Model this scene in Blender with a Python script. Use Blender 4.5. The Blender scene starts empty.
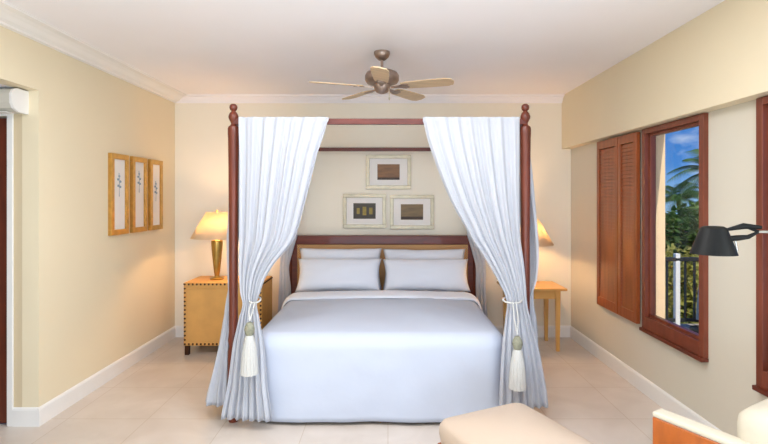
import bpy, bmesh, math, random
from mathutils import Vector, Matrix, Euler, noise
PI = math.pi
random.seed(7)
scene = bpy.context.scene
C = scene.collection

# ------------------------------------------------------------------ materials
def new_mat(name):
    m = bpy.data.materials.new(name); m.use_nodes = True
    nt = m.node_tree
    return m, nt, nt.nodes['Principled BSDF']

def srgb(c):
    return tuple(((x/255)/12.92 if x/255 <= .04045 else ((x/255+.055)/1.055)**2.4) for x in c)

def mat(name, col, rough=.6, metal=0, var=.06, scale=8, bump=.0, bscale=60, stretch=None, spec=.5, coat=0, trans=0):
    """noise-varied procedural material; col is sRGB 0-255"""
    m, nt, b = new_mat(name)
    c = srgb(col)
    tc = nt.nodes.new('ShaderNodeTexCoord')
    mp = nt.nodes.new('ShaderNodeMapping')
    nt.links.new(tc.outputs['Object'], mp.inputs['Vector'])
    if stretch: mp.inputs['Scale'].default_value = stretch
    n = nt.nodes.new('ShaderNodeTexNoise'); n.inputs['Scale'].default_value = scale; n.inputs['Detail'].default_value = 5
    nt.links.new(mp.outputs[0], n.inputs['Vector'])
    r = nt.nodes.new('ShaderNodeValToRGB')
    r.color_ramp.elements[0].position = .3; r.color_ramp.elements[1].position = .7
    r.color_ramp.elements[0].color = (*[x*(1-var) for x in c], 1)
    r.color_ramp.elements[1].color = (*[min(1, x*(1+var)) for x in c], 1)
    nt.links.new(n.outputs['Fac'], r.inputs['Fac'])
    nt.links.new(r.outputs['Color'], b.inputs['Base Color'])
    b.inputs['Roughness'].default_value = rough
    b.inputs['Metallic'].default_value = metal
    b.inputs['Specular IOR Level'].default_value = spec
    b.inputs['Coat Weight'].default_value = coat
    if bump:
        n2 = nt.nodes.new('ShaderNodeTexNoise'); n2.inputs['Scale'].default_value = bscale; n2.inputs['Detail'].default_value = 3
        nt.links.new(mp.outputs[0], n2.inputs['Vector'])
        bp = nt.nodes.new('ShaderNodeBump'); bp.inputs['Strength'].default_value = bump; bp.inputs['Distance'].default_value = .01
        nt.links.new(n2.outputs['Fac'], bp.inputs['Height'])
        nt.links.new(bp.outputs[0], b.inputs['Normal'])
    if trans:
        t = nt.nodes.new('ShaderNodeBsdfTranslucent'); nt.links.new(r.outputs['Color'], t.inputs['Color'])
        mx = nt.nodes.new('ShaderNodeMixShader'); mx.inputs[0].default_value = trans
        out = nt.nodes['Material Output']
        nt.links.new(b.outputs[0], mx.inputs[1]); nt.links.new(t.outputs[0], mx.inputs[2])
        nt.links.new(mx.outputs[0], out.inputs['Surface'])
    return m

M = {}
M['wall'] = mat('wall_paint', (235, 221, 190), .85, var=.012, scale=2, bump=.04, bscale=120)
M['wall_back'] = mat('wall_paint_ivory', (246, 239, 222), .85, var=.012, scale=2, bump=.04, bscale=120)
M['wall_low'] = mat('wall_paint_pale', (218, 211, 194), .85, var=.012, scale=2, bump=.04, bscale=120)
M['ceiling'] = mat('ceiling_paint', (249, 246, 248), .9, var=.01, scale=2)
M['peach'] = mat('peach_lit_reveal', (238, 204, 164), .85, var=.03)  # peach holds the warm light on the window reveal
M['wall_pass'] = mat('wall_paint_shaded', (214, 196, 162), .85, var=.012, scale=2)  # wall paint darkened for the shade in the passage
M['trimw'] = mat('white_trim_paint', (240, 238, 234), .4, var=.01)
M['wood'] = mat('mahogany', (102, 42, 22), .42, var=.3, scale=5, stretch=(6, 6, .6), bump=.05, coat=.1)
M['woody'] = mat('mahogany_lengthwise', (100, 40, 22), .42, var=.3, scale=5, stretch=(6, .6, 6), bump=.05, coat=.1)
M['woodx'] = mat('mahogany_crosswise', (98, 36, 22), .45, var=.3, scale=5, stretch=(.6, 6, 6), bump=.05, coat=.1)
M['shutter'] = mat('shutter_wood', (150, 76, 36), .35, var=.22, scale=4, stretch=(5, 5, .6), coat=.25)
M['window_wood'] = mat('window_wood', (122, 60, 40), .38, var=.2, scale=4, stretch=(5, 5, .8), coat=.2)
M['linen'] = mat('white_linen', (199, 207, 223), .85, var=.01, scale=3, bump=.12, bscale=14, trans=.08)
M['pillow'] = mat('pillow_cotton', (228, 232, 242), .85, var=.01, scale=3, bump=.1, bscale=10)
M['curtain'] = mat('curtain_voile', (219, 222, 229), .9, var=.012, scale=4, bump=.10, bscale=10, stretch=(1, 1, .25), trans=.42)
M['gold'] = mat('gilded_frame', (206, 160, 84), .35, metal=.75, var=.15, scale=20)
M['silver'] = mat('silver_gilt_frame', (190, 180, 156), .45, metal=.6, var=.1, scale=20)
M['mat'] = mat('mount_board', (238, 234, 228), .9, var=.01)
M['brass'] = mat('antique_brass', (176, 142, 74), .3, metal=.85, var=.15, scale=10)
M['bronze'] = mat('pewter_bronze', (160, 140, 128), .35, metal=.8, var=.2, scale=10)
M['blade'] = mat('maple_blade', (205, 178, 142), .4, var=.12, scale=4, stretch=(1, 8, 8))
M['leather'] = mat('tan_leather', (214, 162, 90), .55, var=.08, scale=6, bump=.1, bscale=90)
M['nail'] = mat('nailhead', (74, 42, 22), .4, metal=.5, var=.1)
M['oak'] = mat('honey_wood', (212, 164, 92), .35, var=.14, scale=5, stretch=(1, 1, .3), coat=.2)
M['orange_wood'] = mat('amber_wood', (178, 92, 26), .35, var=.25, scale=7, stretch=(2, 2, .7), coat=.3)
M['cream'] = mat('cream_leather', (196, 177, 158), .5, var=.02, scale=4, bump=.12, bscale=25)
M['creamfab'] = mat('cream_fabric', (212, 204, 184), .8, var=.02, scale=5, bump=.1, bscale=80)
M['black'] = mat('black_enamel', (10, 12, 12), .5, var=.1, spec=.25)
M['steel'] = mat('satin_steel', (170, 168, 160), .3, metal=.9, var=.05)
M['ac'] = mat('white_plastic', (208, 203, 190), .35, var=.01)
M['leaf'] = mat('palm_green', (118, 144, 62), .5, var=.4, scale=3, trans=.3)
M['leaf2'] = mat('shrub_green', (84, 116, 52), .5, var=.45, scale=3, trans=.3)
M['leaf3'] = mat('yellow_green', (176, 170, 84), .5, var=.35, scale=3, trans=.3)
M['bark'] = mat('bark', (112, 92, 70), .9, var=.3, scale=10, bump=.5, bscale=20)
M['paving'] = mat('terrace_paving', (196, 180, 156), .8, var=.08, scale=3)
M['lawn'] = mat('lawn', (110, 130, 60), .9, var=.3, scale=4)
M['bluegrey'] = mat('blue_grey_canvas', (130, 156, 178), .7, var=.1, scale=5)
M['dark_metal'] = mat('dark_metal', (46, 50, 50), .5, metal=.3, var=.1)
M['tassel'] = mat('tassel_thread', (208, 208, 204), .85, var=.08, scale=60, stretch=(6, 6, .4), bump=.5, bscale=80)
M['cord'] = mat('olive_grey_cord', (146, 146, 126), .8, var=.2, scale=60, bump=.5, bscale=120)

def wicker():
    m, nt, b = new_mat('woven_cane')
    tc = nt.nodes.new('ShaderNodeTexCoord')
    ck = nt.nodes.new('ShaderNodeTexChecker'); ck.inputs['Scale'].default_value = 70
    ck.inputs['Color1'].default_value = (*srgb((214, 168, 112)), 1); ck.inputs['Color2'].default_value = (*srgb((182, 132, 82)), 1)
    nt.links.new(tc.outputs['Object'], ck.inputs['Vector']); nt.links.new(ck.outputs['Color'], b.inputs['Base Color'])
    bp = nt.nodes.new('ShaderNodeBump'); bp.inputs['Strength'].default_value = .4
    nt.links.new(ck.outputs['Fac'], bp.inputs['Height']); nt.links.new(bp.outputs[0], b.inputs['Normal'])
    b.inputs['Roughness'].default_value = .6
    return m
M['cane'] = wicker()

def floor_mat():
    m, nt, b = new_mat('polished_limestone')
    tc = nt.nodes.new('ShaderNodeTexCoord')
    br = nt.nodes.new('ShaderNodeTexBrick'); br.offset = 0; br.squash = 1
    br.inputs['Scale'].default_value = 1; br.inputs['Brick Width'].default_value = .6; br.inputs['Row Height'].default_value = .6
    br.inputs['Mortar Size'].default_value = .003
    br.inputs['Color1'].default_value = (*srgb((222, 212, 202)), 1); br.inputs['Color2'].default_value = (*srgb((216, 205, 194)), 1)
    br.inputs['Mortar'].default_value = (*srgb((200, 184, 166)), 1)
    nt.links.new(tc.outputs['Object'], br.inputs['Vector'])
    n = nt.nodes.new('ShaderNodeTexNoise'); n.inputs['Scale'].default_value = 2.2; n.inputs['Detail'].default_value = 8; n.inputs['Distortion'].default_value = 1.2
    nt.links.new(tc.outputs['Object'], n.inputs['Vector'])
    rp = nt.nodes.new('ShaderNodeValToRGB'); rp.color_ramp.elements[0].position = .3; rp.color_ramp.elements[1].position = .7
    rp.color_ramp.elements[0].color = (.86, .84, .82, 1); rp.color_ramp.elements[1].color = (1, 1, 1, 1)
    nt.links.new(n.outputs['Fac'], rp.inputs['Fac'])
    mx = nt.nodes.new('ShaderNodeMix'); mx.data_type = 'RGBA'; mx.blend_type = 'MULTIPLY'; mx.inputs[0].default_value = 1
    nt.links.new(br.outputs['Color'], mx.inputs[6]); nt.links.new(rp.outputs['Color'], mx.inputs[7])
    nt.links.new(mx.outputs[2], b.inputs['Base Color'])
    b.inputs['Roughness'].default_value = .3; b.inputs['Specular IOR Level'].default_value = .45
    return m
M['floor'] = floor_mat()

def glass_mat():
    m, nt, b = new_mat('window_glass')
    out = nt.nodes['Material Output']; nt.nodes.remove(b)
    t = nt.nodes.new('ShaderNodeBsdfTransparent'); t.inputs['Color'].default_value = (.96, .98, .97, 1)
    g = nt.nodes.new('ShaderNodeBsdfGlossy'); g.inputs['Roughness'].default_value = .02
    mx = nt.nodes.new('ShaderNodeMixShader'); mx.inputs[0].default_value = .04
    nt.links.new(t.outputs[0], mx.inputs[1]); nt.links.new(g.outputs[0], mx.inputs[2]); nt.links.new(mx.outputs[0], out.inputs['Surface'])
    return m
M['glass'] = glass_mat()

def shade_mat():
    m, nt, b = new_mat('lampshade_linen')
    b.inputs['Base Color'].default_value = (*srgb((246, 232, 206)), 1); b.inputs['Roughness'].default_value = .9
    t = nt.nodes.new('ShaderNodeBsdfTranslucent'); t.inputs['Color'].default_value = (*srgb((255, 240, 212)), 1)
    mx = nt.nodes.new('ShaderNodeMixShader'); mx.inputs[0].default_value = .55
    out = nt.nodes['Material Output']
    nt.links.new(b.outputs[0], mx.inputs[1]); nt.links.new(t.outputs[0], mx.inputs[2]); nt.links.new(mx.outputs[0], out.inputs['Surface'])
    return m
M['shade'] = shade_mat()

def bulb_mat():
    m, nt, b = new_mat('glowing_bulb')
    b.inputs['Emission Color'].default_value = (*srgb((255, 210, 140)), 1); b.inputs['Emission Strength'].default_value = 6
    return m
M['bulb'] = bulb_mat()

def art_mat(name, base, blot, kind):
    """small generic picture: colours from blurred procedural blocks"""
    m, nt, b = new_mat(name)
    tc = nt.nodes.new('ShaderNodeTexCoord')
    w = nt.nodes.new('ShaderNodeTexVoronoi') if kind == 'figures' else nt.nodes.new('ShaderNodeTexNoise')
    w.inputs['Scale'].default_value = 9 if kind == 'figures' else 14
    mp = nt.nodes.new('ShaderNodeMapping')
    if kind == 'bands': mp.inputs['Scale'].default_value = (.5, 1, 2.5)
    nt.links.new(tc.outputs['Object'], mp.inputs['Vector']); nt.links.new(mp.outputs[0], w.inputs['Vector'])
    r = nt.nodes.new('ShaderNodeValToRGB')
    r.color_ramp.elements[0].position = .25; r.color_ramp.elements[1].position = .65
    a, c = (blot, base) if kind == 'figures' else (base, blot)
    r.color_ramp.elements[0].color = (*srgb(a), 1); r.color_ramp.elements[1].color = (*srgb(c), 1)
    nt.links.new(w.outputs[0], r.inputs['Fac']); nt.links.new(r.outputs['Color'], b.inputs['Base Color'])
    b.inputs['Roughness'].default_value = .5
    return m

# ------------------------------------------------------------------ builders
def bm_new(): return bmesh.new()

def box(bm, x0, x1, y0, y1, z0, z1, bev=0, mtx=None):
    vs = [bm.verts.new((x, y, z)) for x in (x0, x1) for y in (y0, y1) for z in (z0, z1)]
    f = [(0,1,3,2),(4,6,7,5),(0,4,5,1),(2,3,7,6),(0,2,6,4),(1,5,7,3)]
    fs = [bm.faces.new([vs[i] for i in q]) for q in f]
    if bev:
        es = list({e for q in fs for e in q.edges})
        r = bmesh.ops.bevel(bm, geom=es, offset=bev, segments=3, affect='EDGES', profile=.6)
        vs = list({v for q in r['faces'] for v in q.verts} | {v for v in vs if v.is_valid})
    if mtx is not None:
        for v in vs: v.co = mtx @ v.co
    return vs

def lathe(bm, prof, cx=0, cy=0, n=24, cap=True):
    rings = []
    for r, z in prof:
        rings.append([bm.verts.new((cx+r*math.cos(2*PI*k/n), cy+r*math.sin(2*PI*k/n), z)) for k in range(n)])
    for a, b in zip(rings, rings[1:]):
        for k in range(n): bm.faces.new((a[k], a[(k+1)%n], b[(k+1)%n], b[k]))
    if cap:
        if prof[0][0] > 1e-5: bm.faces.new(list(reversed(rings[0])))
        if prof[-1][0] > 1e-5: bm.faces.new(rings[-1])
    return rings

def tube(bm, pts, r, n=10, radii=None):
    pts = [Vector(p) for p in pts]; rings = []
    for i, p in enumerate(pts):
        d = (pts[min(i+1, len(pts)-1)] - pts[max(i-1, 0)]).normalized()
        a = d.cross(Vector((0, 0, 1)))
        if a.length < 1e-3: a = d.cross(Vector((1, 0, 0)))
        a.normalize(); b = d.cross(a)
        rr = radii[i] if radii else r
        rings.append([bm.verts.new(p + (a*math.cos(2*PI*k/n)+b*math.sin(2*PI*k/n))*rr) for k in range(n)])
    for a, b in zip(rings, rings[1:]):
        for k in range(n): bm.faces.new((a[k], a[(k+1)%n], b[(k+1)%n], b[k]))
    bm.faces.new(list(reversed(rings[0]))); bm.faces.new(rings[-1])

def prism(bm, poly, axis, a, b):
    """extrude a 2D polygon along an axis: 'x' poly=(y,z), 'y' poly=(x,z), 'z' poly=(x,y)"""
    def P(p, t): return {'x': (t, p[0], p[1]), 'y': (p[0], t, p[1]), 'z': (p[0], p[1], t)}[axis]
    A = [bm.verts.new(P(p, a)) for p in poly]; B = [bm.verts.new(P(p, b)) for p in poly]
    bm.faces.new(A); bm.faces.new(list(reversed(B)))
    for i in range(len(poly)):
        j = (i+1) % len(poly); bm.faces.new((A[i], B[i], B[j], A[j]))

def obj(name, bm, m, parent=None, smooth=False, at=None, angle=40):
    bmesh.ops.recalc_face_normals(bm, faces=bm.faces)
    me = bpy.data.meshes.new(name); bm.to_mesh(me); bm.free()
    me.materials.append(m)
    o = bpy.data.objects.new(name, me); C.objects.link(o)
    if at is not None:                       # geometry given in world space; origin moved to the base
        me.transform(Matrix.Translation(-Vector(at))); o.location = at
    if smooth:
        for p in me.polygons: p.use_smooth = True
        if angle: me.set_sharp_from_angle(angle=math.radians(angle))
    if parent is not None: o.parent = parent
    return o

def tag(o, label, cat, group=None):
    o['label'] = label; o['category'] = cat
    if group: o['group'] = group
    return o

def thing(name, label, cat, loc=(0,0,0), rz=0, group=None):
    o = bpy.data.objects.new(name, None); C.objects.link(o)
    o.location = loc; o.rotation_euler = (0, 0, rz); o.empty_display_size = .1
    return tag(o, label, cat, group)

def struct(name, bm, m, parent=None, smooth=False):
    o = obj(name, bm, m, parent, smooth)
    if parent is None: o['kind'] = 'structure'
    return o

def dup(root, loc, rz=0, label=None, group=None):
    r = root.copy(); C.objects.link(r); r.location = loc; r.rotation_euler = (0, 0, rz)
    if label: r['label'] = label
    if group: r['group'] = group
    for ch in list(root.children):
        c = ch.copy(); C.objects.link(c); c.parent = r
        for g in list(ch.children):
            d = g.copy(); C.objects.link(d); d.parent = c
    return r

# ------------------------------------------------------------------ camera
CAM_Z = 1.656; F = 480.0
cam = bpy.data.cameras.new('camera'); co = bpy.data.objects.new('camera', cam); C.objects.link(co)
co.location = (0, 0, CAM_Z); co.rotation_euler = (PI/2, 0, 0)
cam.sensor_width = 36; cam.lens = 36*F/768
cam.shift_x = -4/768; cam.shift_y = -24/768
cam.clip_start = .05; cam.clip_end = 300
scene.camera = co

# ------------------------------------------------------------------ room shell
XL, XR, XU, YB, YR = -2.54, 2.18, 2.07, 5.72, -2.4
ZC = 2.87
HEAD = 2.44                     # header of the opening on the left
YO = 3.49                       # far end of the opening
XA = -4.4                       # alcove outer wall
ZW0, ZW1 = .566, 2.235          # window bottom and top

bm = bm_new(); box(bm, XA-.15, XR+.2, YR-.15, YB+.15, -.12, 0); struct('floor', bm, M['floor'])
bm = bm_new(); box(bm, XA-.15, XR+.2, YR-.15, YB+.15, ZC, ZC+.12); struct('ceiling', bm, M['ceiling'])
bm = bm_new(); box(bm, XL-.15, XR+.2, YB, YB+.15, 0, ZC); struct('wall_back', bm, M['wall_back'])
bm = bm_new(); box(bm, XL-.12, XL, YO, YB, 0, ZC); box(bm, XL-.12, XL, YR, 2.2, 0, ZC); box(bm, XL-.12, XL, 2.2, YO, HEAD, ZC); struct('wall_left', bm, M['wall'])  # near stretch is unseen, added to keep light off the passage wall
# the wall with the door that closes the side passage
dx1, dz1 = -2.762, 2.25; dx0 = dx1-.86
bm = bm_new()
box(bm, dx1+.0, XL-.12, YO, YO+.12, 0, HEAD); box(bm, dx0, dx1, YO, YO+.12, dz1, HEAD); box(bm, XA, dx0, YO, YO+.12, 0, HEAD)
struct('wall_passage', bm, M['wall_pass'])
bm = bm_new(); box(bm, XA, XL-.12, YR, YO, HEAD, HEAD+.1); struct('ceiling_passage', bm, M['ceiling'])
bm = bm_new(); box(bm, XA-.12, XA, YR, YO+.12, 0, ZC); struct('wall_passage_outer', bm, M['wall'])
# door in the passage wall
bm = bm_new(); box(bm, dx0+.01, dx1-.01, YO+.015, YO+.06, .01, dz1-.01, .004)
door = struct('door_1', bm, M['wood'])
bm = bm_new()
for z0, z1 in ((.2, .95), (1.1, 2.1)):
    for x0, x1 in ((dx0+.12, dx0+.4), (dx1-.4, dx1-.12)): box(bm, x0, x1, YO+.003, YO+.015, z0, z1, .004)
struct('door_panel', bm, M['wood'], door)
bm = bm_new(); lathe(bm, [(.02, -.03), (.024, -.01), (.0, 0)], n=12)
for v in bm.verts: v.co = Vector((dx0+.09+v.co.x, YO+.0+v.co.z, 1.02+v.co.y))
struct('door_handle', bm, M['brass'], door, True)
bm = bm_new()
box(bm, dx1, dx1+.042, YO-.014, YO, 0, dz1+.05, .003); box(bm, dx0-.05, dx0, YO-.014, YO, 0, dz1+.05, .003); box(bm, dx0, dx1, YO-.014, YO, dz1, dz1+.05, .003)
struct('trim_door', bm, M['trimw'])

# right wall: lower part set back under a projecting upper part
W1 = (3.265, 4.06); W2 = (1.95, 2.80); W3 = (-.4, 1.3)
bm = bm_new(); T = .16
box(bm, XR, XR+T, YR, YB, 0, ZW0)
box(bm, XR, XR+T, YR, YB, ZW1, ZC)
for a, b in ((YR, W3[0]), (W3[1], W2[0]), (W2[1], W1[0]), (W1[1], YB)): box(bm, XR, XR+T, a, b, ZW0, ZW1)
struct('wall_right', bm, M['wall_low'])
bm = bm_new(); box(bm, XU, XR, YR, YB, ZW1+.005, ZC); struct('wall_right_upper', bm, M['wall'])
# wall behind the camera, with a wide glazed opening
bm = bm_new()
box(bm, XA, -1.9, YR-.12, YR, 0, ZC); box(bm, 1.5, XR+T, YR-.12, YR, 0, ZC); box(bm, -1.9, 1.5, YR-.12, YR, 2.4, ZC)
struct('wall_rear', bm, M['wall'])
# baseboards
def base_prof(s): return [(0, 0), (.016*s, 0), (.016*s, .115), (.010*s, .13), (0, .135)]
bm = bm_new(); prism(bm, [(XL+p[0], p[1]) for p in base_prof(1)], 'y', YO-.016, YB); struct('baseboard_left', bm, M['trimw'])
bm = bm_new(); prism(bm, [(YO-p[0], p[1]) for p in base_prof(1)], 'x', dx1+.042, XL); struct('baseboard_passage', bm, M['trimw'])
bm = bm_new(); prism(bm, [(XR-p[0], p[1]) for p in base_prof(1)], 'y', YR, YB); struct('baseboard_right', bm, M['trimw'])
bm = bm_new(); prism(bm, [(YB-p[0], p[1]) for p in base_prof(1)], 'x', XL, XR); struct('baseboard_back', bm, M['trimw'])
# cornice left and back
def corn(s):
    return [(0, 2.785), (.035*s, 2.787), (.04*s, 2.80), (.07*s, 2.812), (.10*s, 2.835), (.13*s, 2.85), (.175*s, 2.855), (.18*s, ZC), (0, ZC)]
bm = bm_new(); prism(bm, [(XL+p[0], p[1]) for p in corn(1)], 'y', YR, YB); struct('trim_cornice_left', bm, M['trimw'])
bm = bm_new(); prism(bm, [(YB-p[0]*.5, p[1]) for p in corn(1)], 'x', XL, XU); struct('trim_cornice_back', bm, M['ceiling'])

def window(n, y0, y1):
    fx0, fx1 = XR-.035, XR+.06
    fw = .05; ft = .045; fb_ = .10
    bm = bm_new()
    for a, b in ((y0, y0+fw), (y1-fw, y1)): box(bm, fx0, fx1, a, b, ZW0, ZW1, .004)
    box(bm, fx0, fx1, y0+fw, y1-fw, ZW1-ft, ZW1, .004); box(bm, fx0, fx1, y0+fw, y1-fw, ZW0, ZW0+fb_, .004)
    w = struct('window_%d' % n, bm, M['window_wood'])
    bm = bm_new()
    g = .022; a, b, c, d = y0+fw, y1-fw, ZW0+fb_, ZW1-ft
    for p, q in ((a, a+g), (b-g, b)): box(bm, XR+.0, XR+.04, p, q, c, d, .003)
    box(bm, XR+.0, XR+.04, a, b, d-g, d, .003); box(bm, XR+.0, XR+.04, a, b, c, c+g, .003)
    struct('window_sash', bm, M['window_wood'], w)
    bm = bm_new(); box(bm, XR+.018, XR+.022, a+g, b-g, c+g, d-g); struct('window_pane', bm, M['glass'], w)
    bm = bm_new(); box(bm, XR-.055, XR-.0, y0-.006, y1+.006, ZW0-.028, ZW0, .006); struct('window_sill', bm, M['woody'], w)
    return w
bm = bm_new(); box(bm, XR+.062, XR+T, W1[1]-.008, W1[1], ZW0, ZW1); struct('trim_window_reveal_lit', bm, M['peach'])  # added lining; the jamb's warm light is put into its colour
window(1, *W1); window(2, *W2); window(3, *W3)

# folding shutter leaves beside the first window
def shutter_leaf(y0, y1, x, label):
    t = thing('window_shutter', label, 'shutter', (x, y0, ZW0+.01), 0, 'mahogany shutter leaves beside the window')
    h = ZW1-ZW0-.02; w = y1-y0; th = .032; sw = .05
    bm = bm_new()
    for a in (0, w-sw): box(bm, 0, th, a, a+sw, 0, h, .003)
    for z0, z1 in ((0, .09), (h-.08, h)): box(bm, 0, th, sw, w-sw, z0, z1, .002)
    obj('frame', bm, M['shutter'], t)
    bm = bm_new()
    z = .095
    while z < h-.095:
        R_ = Matrix.Translation((th/2, 0, z+.01)) @ Matrix.Rotation(math.radians(12), 4, 'Y')
        box(bm, -.004, .004, sw, w-sw, -.018, .018, 0, R_)
        z += .0335
    obj('louvers', bm, M['shutter'], t)
    return t
shutter_leaf(4.46, 4.90, XR-.05, 'mahogany louvered shutter leaf farther from the window pane')
shutter_leaf(4.115, 4.45, XR-.05, 'narrower mahogany louvered shutter leaf touching the window frame')

# ------------------------------------------------------------------ four-poster bed
BX, HW = -.064, 1.084
YF, YK = 3.566, 5.60
bed = thing('four_poster_bed', 'dark mahogany four-poster bed with canopy rails and cane headboard', 'bed', (BX, (YF+YK)/2, 0))
def P(v): return (v[0]-BX, v[1]-(YF+YK)/2, v[2])
def bedpart(name, bm, m, smooth=False, par=None, angle=40):
    for v in bm.verts: v.co = Vector(P(v.co))
    return obj(name, bm, m, par or bed, smooth, angle=angle)
for sx in (-1, 1):
    for y in (YF, YK):
        x = BX+sx*HW
        bm = bm_new()
        lathe(bm, [(.034, 0), (.036, .06), (.047, .10), (.047, .16), (.036, .19), (.041, .24), (.041, .52), (.031, .56), (.040, .60), (.033, .66),
                   (.032, .9), (.033, 1.4), (.036, 1.9), (.039, 2.10), (.041, 2.13), (.041, 2.17), (.036, 2.185)], x, y, 24)
        post = bedpart('post', bm, M['wood'], True)
        bm = bm_new()
        lathe(bm, [(.036, 2.185), (.022, 2.195), (.017, 2.21), (.024, 2.225), (.034, 2.245), (.036, 2.262), (.028, 2.285), (.017, 2.297), (.015, 2.302),
                   (.024, 2.31), (.029, 2.325), (.027, 2.342), (.016, 2.353), (0, 2.357)], x, y, 24)
        f = bedpart('finial', bm, M['wood'], True, post)
bm = bm_new(); box(bm, BX-HW, BX+HW, YF-.02, YF+.02, 2.222-.02, 2.222+.022, .004); bedpart('canopy_rail', bm, M['woodx'])
bm = bm_new(); box(bm, BX-HW, BX+HW, YK-.018, YK+.018, 2.222-.02, 2.222+.022, .004); bedpart('canopy_rail', bm, M['woodx'])
for sx in (-1, 1):
    x = BX+sx*HW
    bm = bm_new(); box(bm, x-.02, x+.02, YF, YK, 2.222-.02, 2.222+.022, .004); bedpart('canopy_rail', bm, M['woody'])
    bm = bm_new(); box(bm, x-.02, x+.02, YF, YK, .26, .40, .005); bedpart('side_rail', bm, M['woody'])
bm = bm_new(); box(bm, BX-HW, BX+HW, YF-.02, YF+.02, .26, .40, .005); bedpart('foot_rail', bm, M['woodx'])
bm = bm_new()
for k in range(14): yy = YF+.1+k*.14; box(bm, BX-HW+.02, BX+HW-.02, yy, yy+.08, .28, .30)
bedpart('bed_slats', bm, M['oak'])
bm = bm_new()
box(bm, BX-HW, BX+HW, YK-.03, YK+.03, 1.115, 1.22, .012); box(bm, BX-HW, BX+HW, YK-.02, YK+.02, .45, .55, .004)
box(bm, BX-HW+.03, BX-HW+.09, YK-.02, YK+.02, .55, 1.115, .003); box(bm, BX+HW-.09, BX+HW-.03, YK-.02, YK+.02, .55, 1.115, .003)
hb = bedpart('headboard', bm, M['woodx'])
bm = bm_new(); box(bm, BX-HW+.09, BX+HW-.09, YK-.008, YK+.008, .55, 1.118); bedpart('cane_panel', bm, M['cane'], par=hb)
# mattress
bm = bm_new(); box(bm, BX-.96, BX+.96, YF+.08, YK-.05, .305, .60, .05)
tag(obj('mattress', bm, M['linen'], smooth=True, at=(BX, 4.6, .305)), 'thick mattress under a white sheet between the bed posts', 'mattress')

# ------------------------------------------------------------------ duvet
def outline(a, yf, yh, r, n_side, n_c, n_f):
    pts = []
    for i in range(n_side): pts.append((-a, yh+(yf+r-yh)*i/n_side))
    for i in range(n_c): t = PI+PI/2*i/n_c; pts.append((-a+r+r*math.cos(t), yf+r+r*math.sin(t)))
    for i in range(n_f+1): pts.append((-a+r+(2*a-2*r)*i/n_f, yf))
    for i in range(1, n_c+1): t = 1.5*PI+PI/2*i/n_c; pts.append((a-r+r*math.cos(t), yf+r+r*math.sin(t)))
    for i in range(1, n_side+1): pts.append((a, yf+r+(yh-yf-r)*i/n_side))
    return pts
def drape(a, yf, yh, top, hem, rnd, flare, amp, r=.16, ns=40, nc=12, nf=60, puff=.02, seed=0):
    """cloth over the bed: rings from the hem up over a rounded edge and in towards the head centre"""
    bm = bm_new()
    o = outline(a, yf, yh, r, ns, nc, nf)
    O = [Vector((p[0], p[1], 0)) for p in o]
    N = []
    for i in range(len(O)):
        d = (O[min(i+1, len(O)-1)]-O[max(i-1, 0)]).normalized(); N.append(Vector((d.y, -d.x, 0))*-1)
    for i in range(len(N)):
        c = Vector((0, yf+.9, 0))
        if (O[i]-c).dot(N[i]) < 0: N[i] = -N[i]
    L = [0]
    for i in range(1, len(O)): L.append(L[-1]+(O[i]-O[i-1]).length)
    rings = []
    zs = [hem+(top-rnd-hem)*i/14 for i in range(14)]
    for z in zs:
        k = 1-(z-hem)/(top-rnd-hem)
        ring = []
        for p, nn, l in zip(O, N, L):
            w = math.sin(l*7.3+seed)+.6*math.sin(l*15.1+1.3+seed)+.4*math.sin(l*3.1+.4)
            off = flare*k + amp*w*k**1.3 + .006*noise.noise(Vector((l*5, z*6, seed)))
            ring.append(bm.verts.new((BX+p.x+nn.x*off, p.y+nn.y*off, z)))
        rings.append(ring)
    for j in range(0, 9):
        t = PI/2*j/8
        off = -rnd*(1-math.cos(t)); z = top-rnd+rnd*math.sin(t)
        rings.append([bm.verts.new((BX+p.x+nn.x*off, p.y+nn.y*off, z)) for p, nn in zip(O, N)])
    base = [(p+nn*-rnd) for p, nn in zip(O, N)]
    for j in range(1, 15):
        k = j/14
        ring = []
        for b in base:
            x = b.x*(1-k); y = b.y
            y = y + (yh-y)*k if y < yh else y
            zz = top + puff*math.sin(min(1, k*1.5)*PI/2) + .012*noise.noise(Vector((x*3.5, y*3, seed+5))) + .004*noise.noise(Vector((x*11, y*9, seed+8)))
            ring.append(bm.verts.new((BX+x, y, zz)))
        rings.append(ring)
    for A, B in zip(rings, rings[1:]):
        for i in range(len(A)-1): bm.faces.new((A[i], A[i+1], B[i+1], B[i]))
    bmesh.ops.remove_doubles(bm, verts=bm.verts, dist=.0008)
    return bm
dv = obj('duvet', drape(.958, 3.50, 4.88, .655, .028, .11, .012, .008, seed=1), M['linen'], smooth=True, at=(BX, 4.2, .03), angle=0)
s = dv.modifiers.new('thick', 'SOLIDIFY'); s.thickness = .018; s.offset = -1
tag(dv, 'white duvet spread over the bed and hanging to the floor', 'duvet')
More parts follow.
